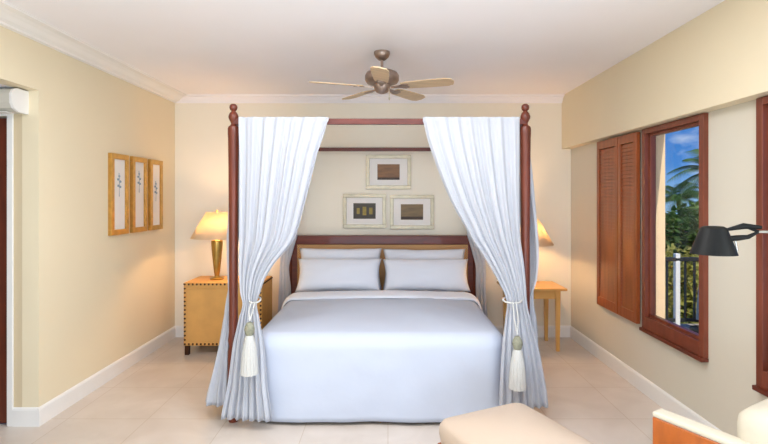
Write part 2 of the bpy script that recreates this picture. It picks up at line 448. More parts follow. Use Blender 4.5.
# turned-back sheet band near the pillows
def band(a, y0, y1, top, hem, rnd, lift, seed):
    bm = bm_new(); nv = 10; rows = []
    for j in range(nv+1):
        v = j/nv; y = y0+(y1-y0)*v; e = lift*math.sin(PI*v)**.5
        prof = []
        for i in range(8): prof.append((-a-e, hem+(top-rnd-hem)*i/8))
        for i in range(9): t = PI/2*i/8; prof.append((-a-e+(rnd+e)*(1-math.cos(t)), top-rnd+(rnd+e)*math.sin(t)))
        for i in range(1, 31): prof.append((-a+rnd+(2*a-2*rnd)*i/30, top+e+.018*math.sin(PI*i/30)+.006*noise.noise(Vector((i*.3, y*6, seed)))))
        for i in range(1, 9): t = PI/2*(1-i/8); prof.append((a+e-(rnd+e)*(1-math.cos(t)), top-rnd+(rnd+e)*math.sin(t)))
        for i in range(8): prof.append((a+e, top-rnd-(top-rnd-hem)*(i+1)/8))
        rows.append([bm.verts.new((BX+p[0], y, p[1])) for p in prof])
    for A, B in zip(rows, rows[1:]):
        for i in range(len(A)-1): bm.faces.new((A[i], A[i+1], B[i+1], B[i]))
    return bm
fb = obj('turned_back_fold', band(.965, 4.68, 5.0, .665, .08, .11, .03, 3), M['pillow'], smooth=True, angle=0)
fb.parent = dv; fb.location = -Vector(dv.location)
s = fb.modifiers.new('thick', 'SOLIDIFY'); s.thickness = .006

# ------------------------------------------------------------------ pillows
def pillow_bm(w, h, t, seed):
    bm = bm_new(); n = 26
    def th(u, v): return t*(max(0, 1-abs(u)**3.2)*max(0, 1-abs(v)**3.0))**.5
    G = {}
    for s in (1, -1):
        for i in range(n+1):
            for j in range(n+1):
                u, v = -1+2*i/n, -1+2*j/n
                if s == -1 and (i in (0, n) or j in (0, n)): G[s, i, j] = G[1, i, j]; continue
                pin = 1-.05*(1-abs(u)**2)*abs(v)**4
                pin2 = 1-.07*(1-abs(v)**2)*abs(u)**4
                wob = 1+.10*noise.noise(Vector((u*2, v*2, seed)))
                G[s, i, j] = bm.verts.new((u*w/2*pin2, s*th(u, v)*wob, v*h/2*pin+.008*noise.noise(Vector((u*3, seed, v)))))
    for s in (1, -1):
        for i in range(n):
            for j in range(n): bm.faces.new([G[s, a, b] for a, b in ((i, j), (i+1, j), (i+1, j+1), (i, j+1))])
    return bm
def pillow(x, y, zb, w, h, t, lean, label, seed):
    o = obj('pillow', pillow_bm(w, h, t, seed), M['pillow'], smooth=True, angle=0)
    o.rotation_euler = (-lean, 0, 0)
    o.location = (x, y, zb+h/2*math.cos(lean)+t*.35*math.sin(lean))
    return tag(o, label, 'pillow', 'white pillows at the headboard')
pillow(BX-.478, 5.44, .63, .945, .46, .085, math.radians(14), 'white pillow leaning on the headboard, rear one on the curtained left half', 1)
pillow(BX+.478, 5.44, .63, .945, .45, .085, math.radians(14), 'white pillow leaning on the headboard, rear one beside the right-hand lamp', 2)
pillow(BX-.468, 5.22, .635, .925, .38, .095, math.radians(28), 'white pillow propped in front of another, on the bed half near the studded cabinet', 3)
pillow(BX+.478, 5.22, .635, .945, .375, .095, math.radians(28), 'white pillow propped in front of another, on the bed half near the window', 4)

# ------------------------------------------------------------------ curtains
def cr(p0, p1, p2, p3, t):
    return .5*((2*p1)+(-p0+p2)*t+(2*p0-5*p1+4*p2-p3)*t*t+(-p0+3*p1-3*p2+p3)*t**3)
def spline(P_, t):
    n = len(P_)-1; f = min(max(t, 0), 1)*n; i = min(int(f), n-1); k = f-i
    return cr(P_[max(i-1, 0)], P_[i], P_[i+1], P_[min(i+2, n)], k)
def curtain_bm(keys, pleats, nt=140, nz=70, phase=0):
    """keys: list of (z, [plan points], pleat amplitude), from the rail to the hem"""
    bm = bm_new(); rows = []
    K = len(keys)-1
    for j in range(nz+1):
        f = j/nz*K; i = min(int(f), K-1); k = f-i
        idx = [max(i-1, 0), i, i+1, min(i+2, K)]
        z = keys[i][0]+(keys[i+1][0]-keys[i][0])*k
        amp = keys[i][2]+(keys[i+1][2]-keys[i][2])*k
        ctrl = [cr(*[Vector(keys[q][1][c]) for q in idx], k) for c in range(len(keys[0][1]))]
        pts = [spline(ctrl, a/nt) for a in range(nt+1)]
        row = []
        for a, p in enumerate(pts):
            d = pts[min(a+1, nt)]-pts[max(a-1, 0)]
            if d.length < 1e-6: d = Vector((1, 0))
            d.normalize(); nn = Vector((d.y, -d.x))
            t = a/nt
            w = math.sin(2*PI*pleats*t+phase+.5*math.sin(5*t+z*.8))+.35*math.sin(2*PI*pleats*2.3*t+1.1+z*.6)
            w += .5*noise.noise(Vector((t*4, z*1.3, phase)))
            q = p+nn*amp*w*.68
            row.append(bm.verts.new((q.x, q.y, z)))
        rows.append(row)
    for A, B in zip(rows, rows[1:]):
        for i in range(nt): bm.faces.new((A[i], A[i+1], B[i+1], B[i]))
    return bm
def X(px, y): return (px-388)/F*y
def curtain(keys, pleats, label, at, phase=0):
    o = obj('bed_curtain', curtain_bm(keys, pleats, phase=phase), M['curtain'], smooth=True, at=at, angle=0)
    s = o.modifiers.new('thick', 'SOLIDIFY'); s.thickness = .002
    return tag(o, label, 'curtain', 'white curtains tied to the bed posts')
def zpx(py, y): return CAM_Z+(198-py)*y/F
yc = YF-.045
def front(rows):  # rows: (py, px_left, px_right, y_left, y_right, amp)
    out = []
    for py, a, b, ya, yb, am in rows:
        ym = (ya+yb)/2
        pts = []
        for k in range(5):
            t = k/4; y = ya+(yb-ya)*t; pts.append((X(a+(b-a)*t, y), y))
        out.append((zpx(py, ym), pts, am))
    return out
# front left panel
kl = front([(117, 239, 329, yc, yc, .010), (123, 239, 327, yc, yc, .014), (155, 240, 317, yc, yc, .018), (200, 240, 306, yc, yc, .020), (240, 240, 294, yc, yc-.01, .020),
            (270, 240, 270, yc, yc-.03, .018), (293, 241, 260, yc-.02, yc-.04, .012), (304, 243, 257, yc-.03, yc-.03, .008), (316, 240, 259, yc-.03, yc-.04, .012),
            (345, 234, 264, yc-.03, yc-.09, .016), (385, 229, 267, yc-.05, yc-.12, .022), (420, 222, 272, yc-.08, yc-.12, .026)])
curtain(kl, 7, 'white voile curtain on the front canopy rail at the post nearest the studded cabinet', (X(250, yc), yc, .03), .4)
# front right panel
kr = front([(117, 520, 423, yc, yc, .010), (123, 520, 424, yc, yc, .014), (158, 520, 434, yc, yc, .018), (201, 520, 451, yc, yc, .020), (240, 521, 472, yc, yc, .020),
            (262, 524, 487, yc-.02, yc-.01, .018), (287, 526, 501, yc-.05, yc-.03, .012), (302, 527, 507, yc-.05, yc-.04, .008), (316, 530, 506, yc-.05, yc-.04, .012),
            (345, 538, 503, yc-.05, yc-.09, .016), (380, 545, 501, yc-.06, yc-.12, .020), (408, 549, 500, yc-.08, yc-.12, .024)])
curtain(kr, 7, 'white voile curtain on the front canopy rail at the post nearest the window', (X(520, yc), yc, .03), 1.2)
# side panels: hang along the side rails, gathered behind each front post
def side(sx, out1, out2, hem_out):
    xp = BX+sx*HW
    def row(z, pts, am): return (z, [(xp+sx*a, b) for a, b in pts], am)
    y = YF
    return [row(2.245, [(.028, y+.06), (.028, y+.18), (.028, y+.30), (.028, y+.42), (.028, y+.55)], .008),
            row(2.20, [(.035, y+.06), (.04, y+.18), (.04, y+.30), (.035, y+.42), (.035, y+.55)], .014),
            row(1.80, [(.06*out1, y+.05), (.08*out1, y+.14), (.08*out1, y+.24), (.07, y+.34), (.05, y+.44)], .016),
            row(1.30, [(.10*out1, y+.03), (.11*out1, y+.10), (.10*out1, y+.17), (.08, y+.24), (.06, y+.30)], .014),
            row(1.05, [(.09*out1, y+.03), (.10*out1, y+.07), (.09*out1, y+.11), (.07, y+.15), (.06, y+.19)], .010),
            row(.87, [(.055*out2, y+.045), (.07*out2, y+.06), (.08, y+.08), (.075, y+.10), (.06, y+.12)], .007),
            row(.72, [(.06*out2, y+.03), (.09*out2, y+.04), (.10, y+.08), (.10, y+.12), (.07, y+.16)], .011),
            row(.40, [(.05*hem_out, y+.00), (.12*hem_out, y+.02), (.14*hem_out, y+.09), (.13*hem_out, y+.18), (.08*hem_out, y+.26)], .018),
            row(.12, [(.05*hem_out, y-.02), (.16*hem_out, y-.01), (.20*hem_out, y+.09), (.18*hem_out, y+.22), (.10*hem_out, y+.32)], .024)]
curtain(side(-1, .55, .8, 1.1), 6, 'white voile curtain on the side rail, flaring out over the floor beside the studded cabinet', (BX-HW-.08, YF+.1, .1), .2)
curtain(side(1, 1.0, .8, .85), 6, 'white voile curtain on the side rail, bulging beside the post nearest the window', (BX+HW+.08, YF+.1, .1), 2.2)
# rear panels
def rear(sx, pxs):
    out = []
    for z, pa, pb, am in pxs:
        y = YK-.06
        pts = [((X(pa, y)+(X(pb, y)-X(pa, y))*k/4), y) for k in range(5)]
        out.append((z, pts, am))
    return out
curtain(rear(-1, [(2.24, 292, 313, .008), (2.0, 291, 309, .012), (1.6, 288, 303, .014), (1.2, 283, 297, .014), (1.0, 281, 292, .010), (.85, 280, 289, .006), (.6, 279, 291, .012), (.05, 277, 290, .018)]),
        3, 'white curtain behind the pillows at the rear post nearest the studded cabinet', (X(285, 5.5), 5.5, .03), .2)
curtain(rear(1, [(2.24, 473, 452, .008), (2.0, 474, 456, .012), (1.6, 477, 462, .014), (1.2, 481, 468, .014), (1.0, 484, 473, .010), (.85, 486, 476, .006), (.6, 486, 476, .012), (.05, 489, 478, .018)]),
        3, 'white curtain behind the pillows at the rear post nearest the window', (X(481, 5.5), 5.5, .03), 1.4)

# tassel tiebacks
def tieback(px, ptie, pk, w, y, label):
    x = X(px, y); zk = zpx(pk, y); zt = zpx(ptie, y)
    t = thing('tassel_tieback', label, 'tieback', (x, y, zk-.34), 0, 'tassel tiebacks on the front curtains')
    o = Vector((x, y, zk-.34))
    bm = bm_new()
    pts = []
    for k in range(21):
        a = 2*PI*k/20; pts.append((w*math.cos(a), math.sin(a)*.05+.13, zt-o.z+.012*math.sin(a)))
    tube(bm, pts, .007, 8)
    tube(bm, [(-.01, .075, zt-o.z), (-.014, .02, (zt+zk)/2-o.z+.02), (0, -.012, zk-o.z+.03)], .005, 8)
    tube(bm, [(.012, .075, zt-o.z), (.014, .02, (zt+zk)/2-o.z+.02), (0, -.012, zk-o.z+.03)], .005, 8)
    obj('cord', bm, M['tassel'], t, True)
    bm = bm_new(); lathe(bm, [(.008, .345), (.018, .36), (.032, .335), (.036, .31), (.030, .285), (.024, .27)], 0, -.012, 20)
    obj('knot', bm, M['cord'], t, True)
    bm = bm_new()
    prof = [(.024, .275), (.034, .25), (.044, .18), (.052, .10), (.056, .03), (.057, .0), (.045, .004), (0, .01)]
    n = 36; rings = lathe(bm, prof, 0, -.012, n)
    for r_ in rings[1:6]:
        for k, v in enumerate(r_):
            s_ = 1+.05*(1 if k % 2 else -1); v.co.x *= s_; v.co.y = -.012+(v.co.y+.012)*s_
    obj('tassel_skirt', bm, M['tassel'], t, True, angle=60)
    return t
tieback(250, 304, 325, .038, 3.37, 'white tassel with olive knot on the curtain nearest the studded cabinet')
tieback(517, 304, 339, .066, 3.35, 'white tassel with olive knot on the curtain nearest the window')

# ------------------------------------------------------------------ left bedside cabinet
YN0, YN1 = 5.05, 5.50
nx0, nx1 = X(183.5, YN0), X(262, YN0)
cx = (nx0+nx1)/2; hw = (nx1-nx0)/2
NT = .765
cab = thing('bedside_cabinet', 'tan leather bedside cabinet edged with dark nailheads, lamp on top', 'bedside cabinet', (cx, (YN0+YN1)/2, 0))
hd = (YN1-YN0)/2
bm = bm_new(); box(bm, -hw, hw, -hd, hd, .10, NT, .008); obj('body', bm, M['leather'], cab)
bm = bm_new(); box(bm, -hw+.035, hw-.035, -hd-.008, -hd, .155, NT-.06, .004); dr = obj('door', bm, M['leather'], cab)
bm = bm_new(); lathe(bm, [(.006, 0), (.006, .012), (.013, .02), (.011, .028), (0, .03)], n=14)
for v in bm.verts: v.co = Vector((hw-.08+v.co.x, -hd-.008-v.co.z, .45+v.co.y))
obj('knob', bm, M['brass'], dr, True)
bm = bm_new()
def stud(x, y, z):
    r = bmesh.ops.create_icosphere(bm, subdivisions=1, radius=.0125)
    for v in r['verts']: v.co += Vector((x, y, z))
n = int(2*hw/.043)
for i in range(n+1):
    x = -hw+.014+(2*hw-.028)*i/n
    stud(x, -hd, NT-.018); stud(x, -hd, .118)
m_ = int((NT-.14)/.043)
for i in range(1, m_):
    z = .118+(NT-.136)*i/m_
    stud(-hw+.014, -hd, z); stud(hw-.014, -hd, z)
for s_ in (-1, 1):
    for i in range(10): stud(s_*hw, -hd+.02+i*.045, NT-.018)
obj('nailhead_trim', bm, M['nail'], cab, True)
for sx in (-1, 1):
    for sy in (-1, 1):
        bm = bm_new(); box(bm, sx*(hw-.03)-.022, sx*(hw-.03)+.022, sy*(hd-.03)-.022, sy*(hd-.03)+.022, 0, .10, .004); obj('leg', bm, M['nail'], cab)

# ------------------------------------------------------------------ right bedside table
RT = .685
rx1 = X(567, 5.16); rx0 = 1.27
rc = (rx0+rx1)/2; rh = (rx1-rx0)/2
tb = thing('side_table', 'honey wood side table with slim tapered legs, lamp on top', 'side table', (rc, 5.38, 0))
bm = bm_new(); box(bm, -rh, rh, -.24, .24, RT-.028, RT, .008); obj('tabletop', bm, M['oak'], tb)
bm = bm_new()
box(bm, -rh+.07, rh-.07, -.19, -.17, RT-.12, RT-.028); box(bm, -rh+.07, rh-.07, .17, .19, RT-.12, RT-.028)
box(bm, -rh+.07, -rh+.09, -.17, .17, RT-.12, RT-.028); box(bm, rh-.09, rh-.07, -.17, .17, RT-.12, RT-.028)
obj('apron', bm, M['oak'], tb)
for sx in (-1, 1):
    for sy in (-1, 1):
        bm = bm_new(); lx, ly = sx*(rh-.09), sy*.19
        A = [bm.verts.new((lx+a*.016, ly+b*.016, 0)) for a, b in ((-1,-1),(1,-1),(1,1),(-1,1))]
        B = [bm.verts.new((lx+a*.024, ly+b*.024, RT-.028)) for a, b in ((-1,-1),(1,-1),(1,1),(-1,1))]
        bm.faces.new(A); bm.faces.new(B)
        for i in range(4): bm.faces.new((A[i], A[(i+1)%4], B[(i+1)%4], B[i]))
        obj('leg', bm, M['oak'], tb)

# ------------------------------------------------------------------ table lamps
def table_lamp(loc, label):
    t = thing('table_lamp', label, 'lamp', loc, 0, 'brass table lamps beside the bed')
    bm = bm_new(); lathe(bm, [(.072, 0), (.075, .012), (.06, .022), (.03, .030), (.024, .045)], n=28); obj('base', bm, M['brass'], t, True)
    bm = bm_new(); lathe(bm, [(.024, .04), (.032, .08), (.045, .20), (.056, .32), (.062, .40), (.060, .425), (.03, .44), (.014, .445), (.012, .50)], n=28); obj('body', bm, M['brass'], t, True)
    bm = bm_new()
    lathe(bm, [(.275, .455), (.112, .735)], n=40, cap=False)
    sh = obj('lamp_shade', bm, M['shade'], t, True)
    s = sh.modifiers.new('thick', 'SOLIDIFY'); s.thickness = .003
    bm = bm_new(); lathe(bm, [(.006, .50), (.006, .74), (.012, .75), (0, .765)], n=10); obj('harp', bm, M['brass'], t, True)
    bm = bm_new(); lathe(bm, [(.012, .52), (.028, .55), (.034, .585), (.028, .615), (.009, .63)], n=16, cap=True); obj('bulb', bm, M['bulb'], t, True)
    return t
l1 = table_lamp((X(217, 5.27), 5.27, NT), 'lit brass table lamp with cream shade on the studded leather cabinet')
l2 = dup(l1, (X(528, 5.36), 5.36, RT), 0, 'lit table lamp with cream shade on the honey wood side table')
for l in (l1, l2):
    for dz, e, r_ in ((.60, 17, .05), ):
        p = bpy.data.lights.new('lamp_light', 'POINT'); p.energy = e; p.color = (1, .58, .27); p.shadow_soft_size = r_
        q = bpy.data.objects.new('lamp_light', p); C.objects.link(q); q.location = Vector(l.location)+Vector((.045, -.045, dz)); q.parent = None

# ------------------------------------------------------------------ pictures
def picture(name, label, w, h, fw, dep, fm, am, iw, ih, group, extra=None):
    """local: faces -Y, centre at origin of its back"""
    t = thing(name, label, 'picture', (0, 0, 0), 0, group)
    bm = bm_new()
    for x0, x1, z0, z1 in ((-w/2, w/2, h/2-fw, h/2), (-w/2, w/2, -h/2, -h/2+fw), (-w/2, -w/2+fw, -h/2+fw, h/2-fw), (w/2-fw, w/2, -h/2+fw, h/2-fw)):
        box(bm, x0, x1, -dep, 0, z0, z1, .004)
    obj('frame', bm, fm, t)
    bm = bm_new(); box(bm, -w/2+fw, w/2-fw, -dep*.55, -.002, -h/2+fw, h/2-fw); obj('mount', bm, M['mat'], t)
    if iw:
        bm = bm_new(); box(bm, -iw/2, iw/2, -dep*.55-.002, -dep*.55, -ih/2, ih/2); im = obj('image', bm, am, t)
    if extra: extra(t, -dep*.55)
    return t
a1 = art_mat('brown_landscape', (112, 78, 50), (140, 100, 60), 'bands')
a2 = art_mat('dark_landscape', (56, 50, 38), (70, 62, 46), 'bands')
a3 = art_mat('olive_landscape', (104, 86, 58), (130, 106, 68), 'bands')
Mfig = mat('ochre_paint', (150, 132, 62), .6, var=.2, scale=40)
Mdk = mat('umber_paint', (60, 44, 34), .6, var=.2, scale=30)
def blots(t, y):
    bm = bm_new()
    for x, w_, h_ in ((-.075, .035, .07), (0, .045, .10), (.075, .04, .08)): box(bm, x-w_/2, x+w_/2, y-.0035, y-.002, -h_/2, h_/2, .0005)
    obj('painted_figures', bm, Mfig, t)
def groundline(t, y):
    bm = bm_new(); box(bm, -.13, .13, y-.0035, y-.002, -.09, -.065, .0005); obj('painted_ground', bm, Mdk, t)
def hill(t, y):
    bm = bm_new(); box(bm, -.13, .13, y-.0035, y-.002, -.085, -.055, .0005); obj('painted_ground', bm, Mdk, t)
G = 'small landscape pictures above the headboard'
s_ = 480/5.7
for label, px0, px1, py0, py1, am, ex in (
    ('silver framed picture above the headboard, topmost of three, centred over the pair', 366, 411, 155, 189, a1, groundline),
    ('silver framed picture of dark panels with ochre shapes above the headboard', 343, 386, 194, 228, a2, blots),
    ('silver framed olive brown landscape above the headboard, lower one nearer the window', 390, 434, 195, 229, a3, hill)):
    p = picture('framed_picture', label, (px1-px0)/s_, (py1-py0)/s_, .042, .03, M['silver'], am, .265, .185, G, ex)
    p.location = (((px0+px1)/2-388)/s_, YB, CAM_Z+(198-(py0+py1)/2)/s_)
Mink = mat('blue_grey_ink', (140, 160, 172), .8, var=.3, scale=30)
def sprig(h0):
    def f(t, y):
        bm = bm_new(); tube(bm, [(0, y-.002, h0-.12), (.004, y-.002, h0), (-.004, y-.002, h0+.1)], .003, 6)
        for k, (x, z) in enumerate(((.02, .02), (-.02, .04), (.018, -.03), (-.016, -.02), (.0, .07))):
            r = bmesh.ops.create_uvsphere(bm, u_segments=8, v_segments=6, radius=1)
            for v in r['verts']: v.co = Vector((x+v.co.x*.018, y-.002+v.co.y*.001, h0+z+v.co.z*.012))
        obj('drawn_sprig', bm, Mink, t)
    return f
for k, (y0, y1, lb, h0) in enumerate(((4.335, 4.665, 'tall gold framed print nearest the passage opening, first of three on the side wall', .1), (4.70, 5.02, 'tall gold framed print between two like it on the side wall', .14),
                          (5.055, 5.365, 'tall gold framed print on the side wall, nearest the bedside lamp', .05))):
    p = picture('botanical_print', lb, y1-y0-.035, .755, .05, .034, M['gold'], None, 0, 0, 'narrow gold framed prints on the side wall', sprig(h0))
    p.rotation_euler = (0, 0, PI/2); p.location = (XL, (y0+y1)/2, 1.69)

# ------------------------------------------------------------------ ceiling fan
FX, FY = -.05, 3.99
fan = thing('ceiling_fan', 'pewter ceiling fan with five pale wooden blades above the bed', 'ceiling fan', (FX, FY, ZC))
bm = bm_new(); lathe(bm, [(.066, 0), (.068, -.018), (.055, -.045), (.030, -.068), (.014, -.072)], n=28); obj('ceiling_mount', bm, M['bronze'], fan, True)
bm = bm_new(); lathe(bm, [(.011, -.07), (.011, -.15)], n=12); obj('downrod', bm, M['bronze'], fan, True)
bm = bm_new(); lathe(bm, [(.018, -.135), (.03, -.15), (.09, -.158), (.128, -.175), (.142, -.20), (.142, -.235), (.128, -.258), (.10, -.268), (.07, -.272)], n=36); obj('motor_housing', bm, M['bronze'], fan, True)
bm = bm_new(); lathe(bm, [(.07, -.272), (.072, -.285), (.062, -.318), (.045, -.338), (.018, -.348), (0, -.35)], n=28); obj('switch_housing', bm, M['bronze'], fan, True)
bm = bm_new(); tube(bm, [(.055, -.03, -.31), (.06, -.033, -.33), (.06, -.033, -.385)], .003, 6)
lathe(bm, [(0, -.41), (.007, -.40), (.006, -.388), (0, -.38)], .06, -.033, 10); obj('pull_chain', bm, M['silver'], fan, True)
for k in range(5):
    a = math.radians(-19+72*k)
    R_ = Matrix.Rotation(a, 4, 'Z') @ Matrix.Rotation(math.radians(-11), 4, 'X')
    bm = bm_new()
    pl = [(.17, -.045), (.22, -.058), (.42, -.068), (.545, -.068), (.59, -.05), (.605, 0), (.59, .05), (.545, .068), (.42, .068), (.22, .058), (.17, .045)]
    prism(bm, pl, 'z', -.004, .004)
    for v in bm.verts: v.co = R_ @ v.co + Vector((0, 0, -.292))
    bl = obj('blade', bm, M['blade'], fan)
    bm = bm_new()
    prism(bm, [(.08, -.012), (.15, -.018), (.20, -.040), (.235, -.025), (.235, .025), (.20, .040), (.15, .018), (.08, .012)], 'z', -.012, -.004)
    for v in bm.verts: v.co = R_ @ v.co + Vector((0, 0, -.292))
    obj('blade_iron', bm, M['bronze'], bl)

# ------------------------------------------------------------------ air conditioner over the door
ac = thing('air_conditioner', 'white wall air conditioner mounted over the passage door', 'air conditioner', (-3.05, YO, 2.265))
bm = bm_new()
prism(bm, [(0, .0), (-.09, .0), (-.135, .02), (-.155, .055), (-.155, .12), (-.14, .15), (-.11, .163), (0, .163)], 'x', -.42, .42)
obj('housing', bm, M['ac'], ac)
bm = bm_new()
prism(bm, [(0, -.002), (-.09, -.002), (-.137, .018), (-.158, .055), (-.158, .12), (-.142, .152), (-.11, .165), (0, .165)], 'x', .42, .438)
obj('end_cap', bm, M['trimw'], ac)
bm = bm_new(); box(bm, -.38, .38, -.137, -.06, -.008, -.002, .002); obj('air_flap', bm, M['trimw'], ac)

# ------------------------------------------------------------------ ottoman
ot = thing('ottoman', 'cream leather ottoman standing at the foot of the bed', 'ottoman', (0, 0, 0))
ca = Vector((X(520, 2.92), 2.92)); ang = math.radians(25)
ux = Vector((math.cos(ang+PI), math.sin(ang+PI))); uy = Vector((math.cos(ang-PI/2), math.sin(ang-PI/2)))
A_, B_ = .60, .64
cc = ca+ux*A_/2+uy*B_/2
ot.location = (cc.x, cc.y, 0); ot.rotation_euler = (0, 0, ang)
def cushion_bm(w, d, z0, h, r, dome, n=24):
    """a soft square cushion: rounded sides, domed top"""
    bm = bm_new(); rings = []
    def sq(a, b, e, k, N=64):
        t = 2*PI*k/N; c, s = math.cos(t), math.sin(t)
        return (a*math.copysign(abs(c)**e, c), b*math.copysign(abs(s)**e, s))
    prof = [(-r*.9, z0), (-r*.3, z0+r*.15), (0, z0+h*.45), (-.0, z0+h*.6), (-r*.12, z0+h*.8), (-r*.5, z0+h*.95), (-r, z0+h)]
    for off, z in prof: rings.append([bm.verts.new((*sq(w/2+off, d/2+off, .18, k), z)) for k in range(64)])
    for j in range(1, n):
        q = 1-j/n
        rings.append([bm.verts.new((*[c*q for c in sq(w/2-r, d/2-r, .18+.82*(1-q), k)], z0+h+dome*(1-q**2))) for k in range(64)])
    for a, b in zip(rings, rings[1:]):
        for k in range(64): bm.faces.new((a[k], a[(k+1)%64], b[(k+1)%64], b[k]))
    bm.faces.new(rings[-1]); bm.faces.new(list(reversed(rings[0])))
    return bm
obj('cushion', cushion_bm(A_, B_, .30, .135, .03, .05), M['cream'], ot, True, angle=0)
bm = bm_new(); box(bm, -A_/2+.01, A_/2-.01, -B_/2+.01, B_/2-.01, .22, .30, .008); obj('frame', bm, M['orange_wood'], ot)
for sx in (-1, 1):
    for sy in (-1, 1):
        bm = bm_new(); box(bm, sx*(A_/2-.04)-.022, sx*(A_/2-.04)+.022, sy*(B_/2-.04)-.022, sy*(B_/2-.04)+.022, 0, .22, .004); obj('leg', bm, M['orange_wood'], ot)

# ------------------------------------------------------------------ armchair
AZ = .67
p0 = Vector((X(652, 480*(CAM_Z-AZ)/213), 480*(CAM_Z-AZ)/213))     # front corner of the near arm
dirb = Vector((.50, -.866)); dirr = Vector((.866, .50))              # towards its back, towards its other arm
ch = thing('lounge_chair', 'amber wood lounge chair with padded arm and cream cushions, under the reading lamp', 'lounge chair', (p0.x, p0.y, 0), math.atan2(dirr.y, dirr.x))
# local: +x towards the far arm, -y towards its back
W_, D_ = .62, .56
bm = bm_new(); box(bm, 0, .045, -D_, 0, .06, AZ-.025, .008); ar = obj('arm_panel', bm, M['orange_wood'], ch)
bm = bm_new(); box(bm, -.002, .075, -D_, 0, AZ-.025, AZ, .010); obj('arm_pad', bm, M['creamfab'], ar, True)
for x0 in (.005, W_-.06):
    for y0 in (-D_+.02, -.06):
        bm = bm_new(); box(bm, x0, x0+.035, y0, y0+.04, 0, .06 if x0 < .1 else .24, .003); obj('leg', bm, M['orange_wood'], ch)
bm = bm_new(); box(bm, .045, W_-.045, -D_+.06, -.01, .24, .30, .005); obj('seat_frame', bm, M['orange_wood'], ch)
bm = bm_new(); box(bm, .045, W_-.045, -D_, -D_+.04, .24, AZ-.02, .008); obj('back_panel', bm, M['orange_wood'], ch)
bm = bm_new(); box(bm, .05, W_-.05, -D_+.2, -.0, .30, .40, .03); obj('seat_cushion', bm, M['creamfab'], ch, True)
bm = bm_new(); box(bm, .05, W_-.05, -D_+.045, -D_+.26, .30, .80, .085)
obj('back_cushion', bm, M['creamfab'], ch, True, angle=60)

# ------------------------------------------------------------------ reading lamp
YS = 2.0
hx, hz = X(713.5, YS), zpx(240, YS)
rl = thing('reading_lamp', 'black metal reading lamp on a steel arm in front of the window', 'floor lamp', (2.05, 1.72, 0))
rb = Vector(rl.location)
bm = bm_new(); lathe(bm, [(.11, 0), (.112, .012), (.10, .022), (.02, .028)], n=28); obj('base', bm, M['black'], rl, True)
bm = bm_new(); tube(bm, [(0, 0, .02), (0, 0, 1.54)], .009, 10); obj('pole', bm, M['steel'], rl, True)
hd_ = Vector((hx, YS, 0))-Vector((rb.x, rb.y, 0))
zt, zb = zpx(226.5, YS), zpx(254, YS)
bm = bm_new()
r0, r1 = 11.5/240, 20.5/240
lathe(bm, [(0, zt+.002), (r0*.75, zt+.001), (r0, zt-.006), (r1, zb), (r1-.004, zb), (r0-.004, zt-.012), (0, zt-.010)], hd_.x, hd_.y, 32, cap=False); hood = obj('lamp_hood', bm, M['black'], rl, True)
bm = bm_new(); lathe(bm, [(.0, zt-.055), (.018, zt-.05), (.022, zt-.035), (.012, zt-.014)], hd_.x, hd_.y, 14); obj('bulb', bm, M['trimw'], hood, True)
d = (-hd_).normalized()
J = hd_ + d*.155; J.z = zpx(231.5, 1.96)
bm = bm_new(); tube(bm, [J, Vector((0, 0, 1.525))], .006, 10); obj('arm', bm, M['steel'], rl, True)
bm = bm_new()
A0 = hd_+d*.045; A0.z = zpx(229.5, YS)
A1 = hd_+d*.105; A1.z = zpx(225.5, YS)
A2 = hd_+d*.165; A2.z = zpx(226.5, YS)
tube(bm, [A0, A1, A2], .01, 10, [.006, .013, .007])
tube(bm, [A1, J], .006, 8)
B0 = hd_+d*.05; B0.z = zpx(238.5, YS); B1 = hd_+d*.12; B1.z = zpx(236, YS)
tube(bm, [B0, (B0+B1)/2, B1, J], .01, 10, [.012, .012, .009, .005])
obj('swivel_joint', bm, M['black'], rl, True)
bm = bm_new()
H0 = hd_+Vector((r1+.004, 0, 0)); H0.z = zpx(239, YS); H1 = hd_+Vector((r1+.014, 0, 0)); H1.z = zpx(251, YS)
tube(bm, [H0, H1], .004, 8); obj('handle', bm, M['steel'], rl, True)

# ------------------------------------------------------------------ outside
bm = bm_new(); box(bm, XR+.2, 9, -3, 6.4, -.12, -.02); o = struct('terrace', bm, M['paving'])
bm = bm_new(); box(bm, XR+.2, 60, 6.4, 60, -.9, -.6); o = struct('ground_garden', bm, M['lawn'])
rl_ = thing('balcony_railing', 'dark balcony railing with a white post seen through the window', 'railing', (2.6, 6.2, -.02))
bm = bm_new(); box(bm, 0, 4.5, -.03, .03, .86, .91, .008); obj('handrail', bm, M['dark_metal'], rl_)
bm = bm_new(); box(bm, 0, 4.5, -.02, .02, .08, .12, .004); obj('bottom_rail', bm, M['dark_metal'], rl_)
for i in range(38):
    x = .06+i*.118
    bm = bm_new(); box(bm, x-.011, x+.011, -.011, .011, .12, .86); obj('baluster', bm, M['dark_metal'], rl_)
for x in (.0, 1.13, 2.6, 4.5):
    bm = bm_new(); box(bm, x-.03, x+.03, -.03, .03, 0, .96, .01); obj('post', bm, M['trimw'], rl_)
# closed parasol on the terrace behind the railing
pr = thing('closed_parasol', 'folded blue-grey garden parasol standing behind the railing', 'parasol', (3.62*1.09, 5.85*1.02, -.02))
bm = bm_new(); lathe(bm, [(.16, 0), (.17, .05), (.03, .07), (.02, .12)], n=20); obj('base', bm, M['dark_metal'], pr, True)
bm = bm_new(); lathe(bm, [(.018, .1), (.018, 1.0)], n=10); obj('pole', bm, M['trimw'], pr, True)
bm = bm_new(); rg = lathe(bm, [(.10, .16), (.095, .3), (.075, .55), (.05, .8), (.02, 1.0)], n=24)
for r_ in rg:
    for k, v in enumerate(r_):
        if k % 3 == 0: v.co.x *= .75; v.co.y *= .75
obj('canopy', bm, M['bluegrey'], pr, True)

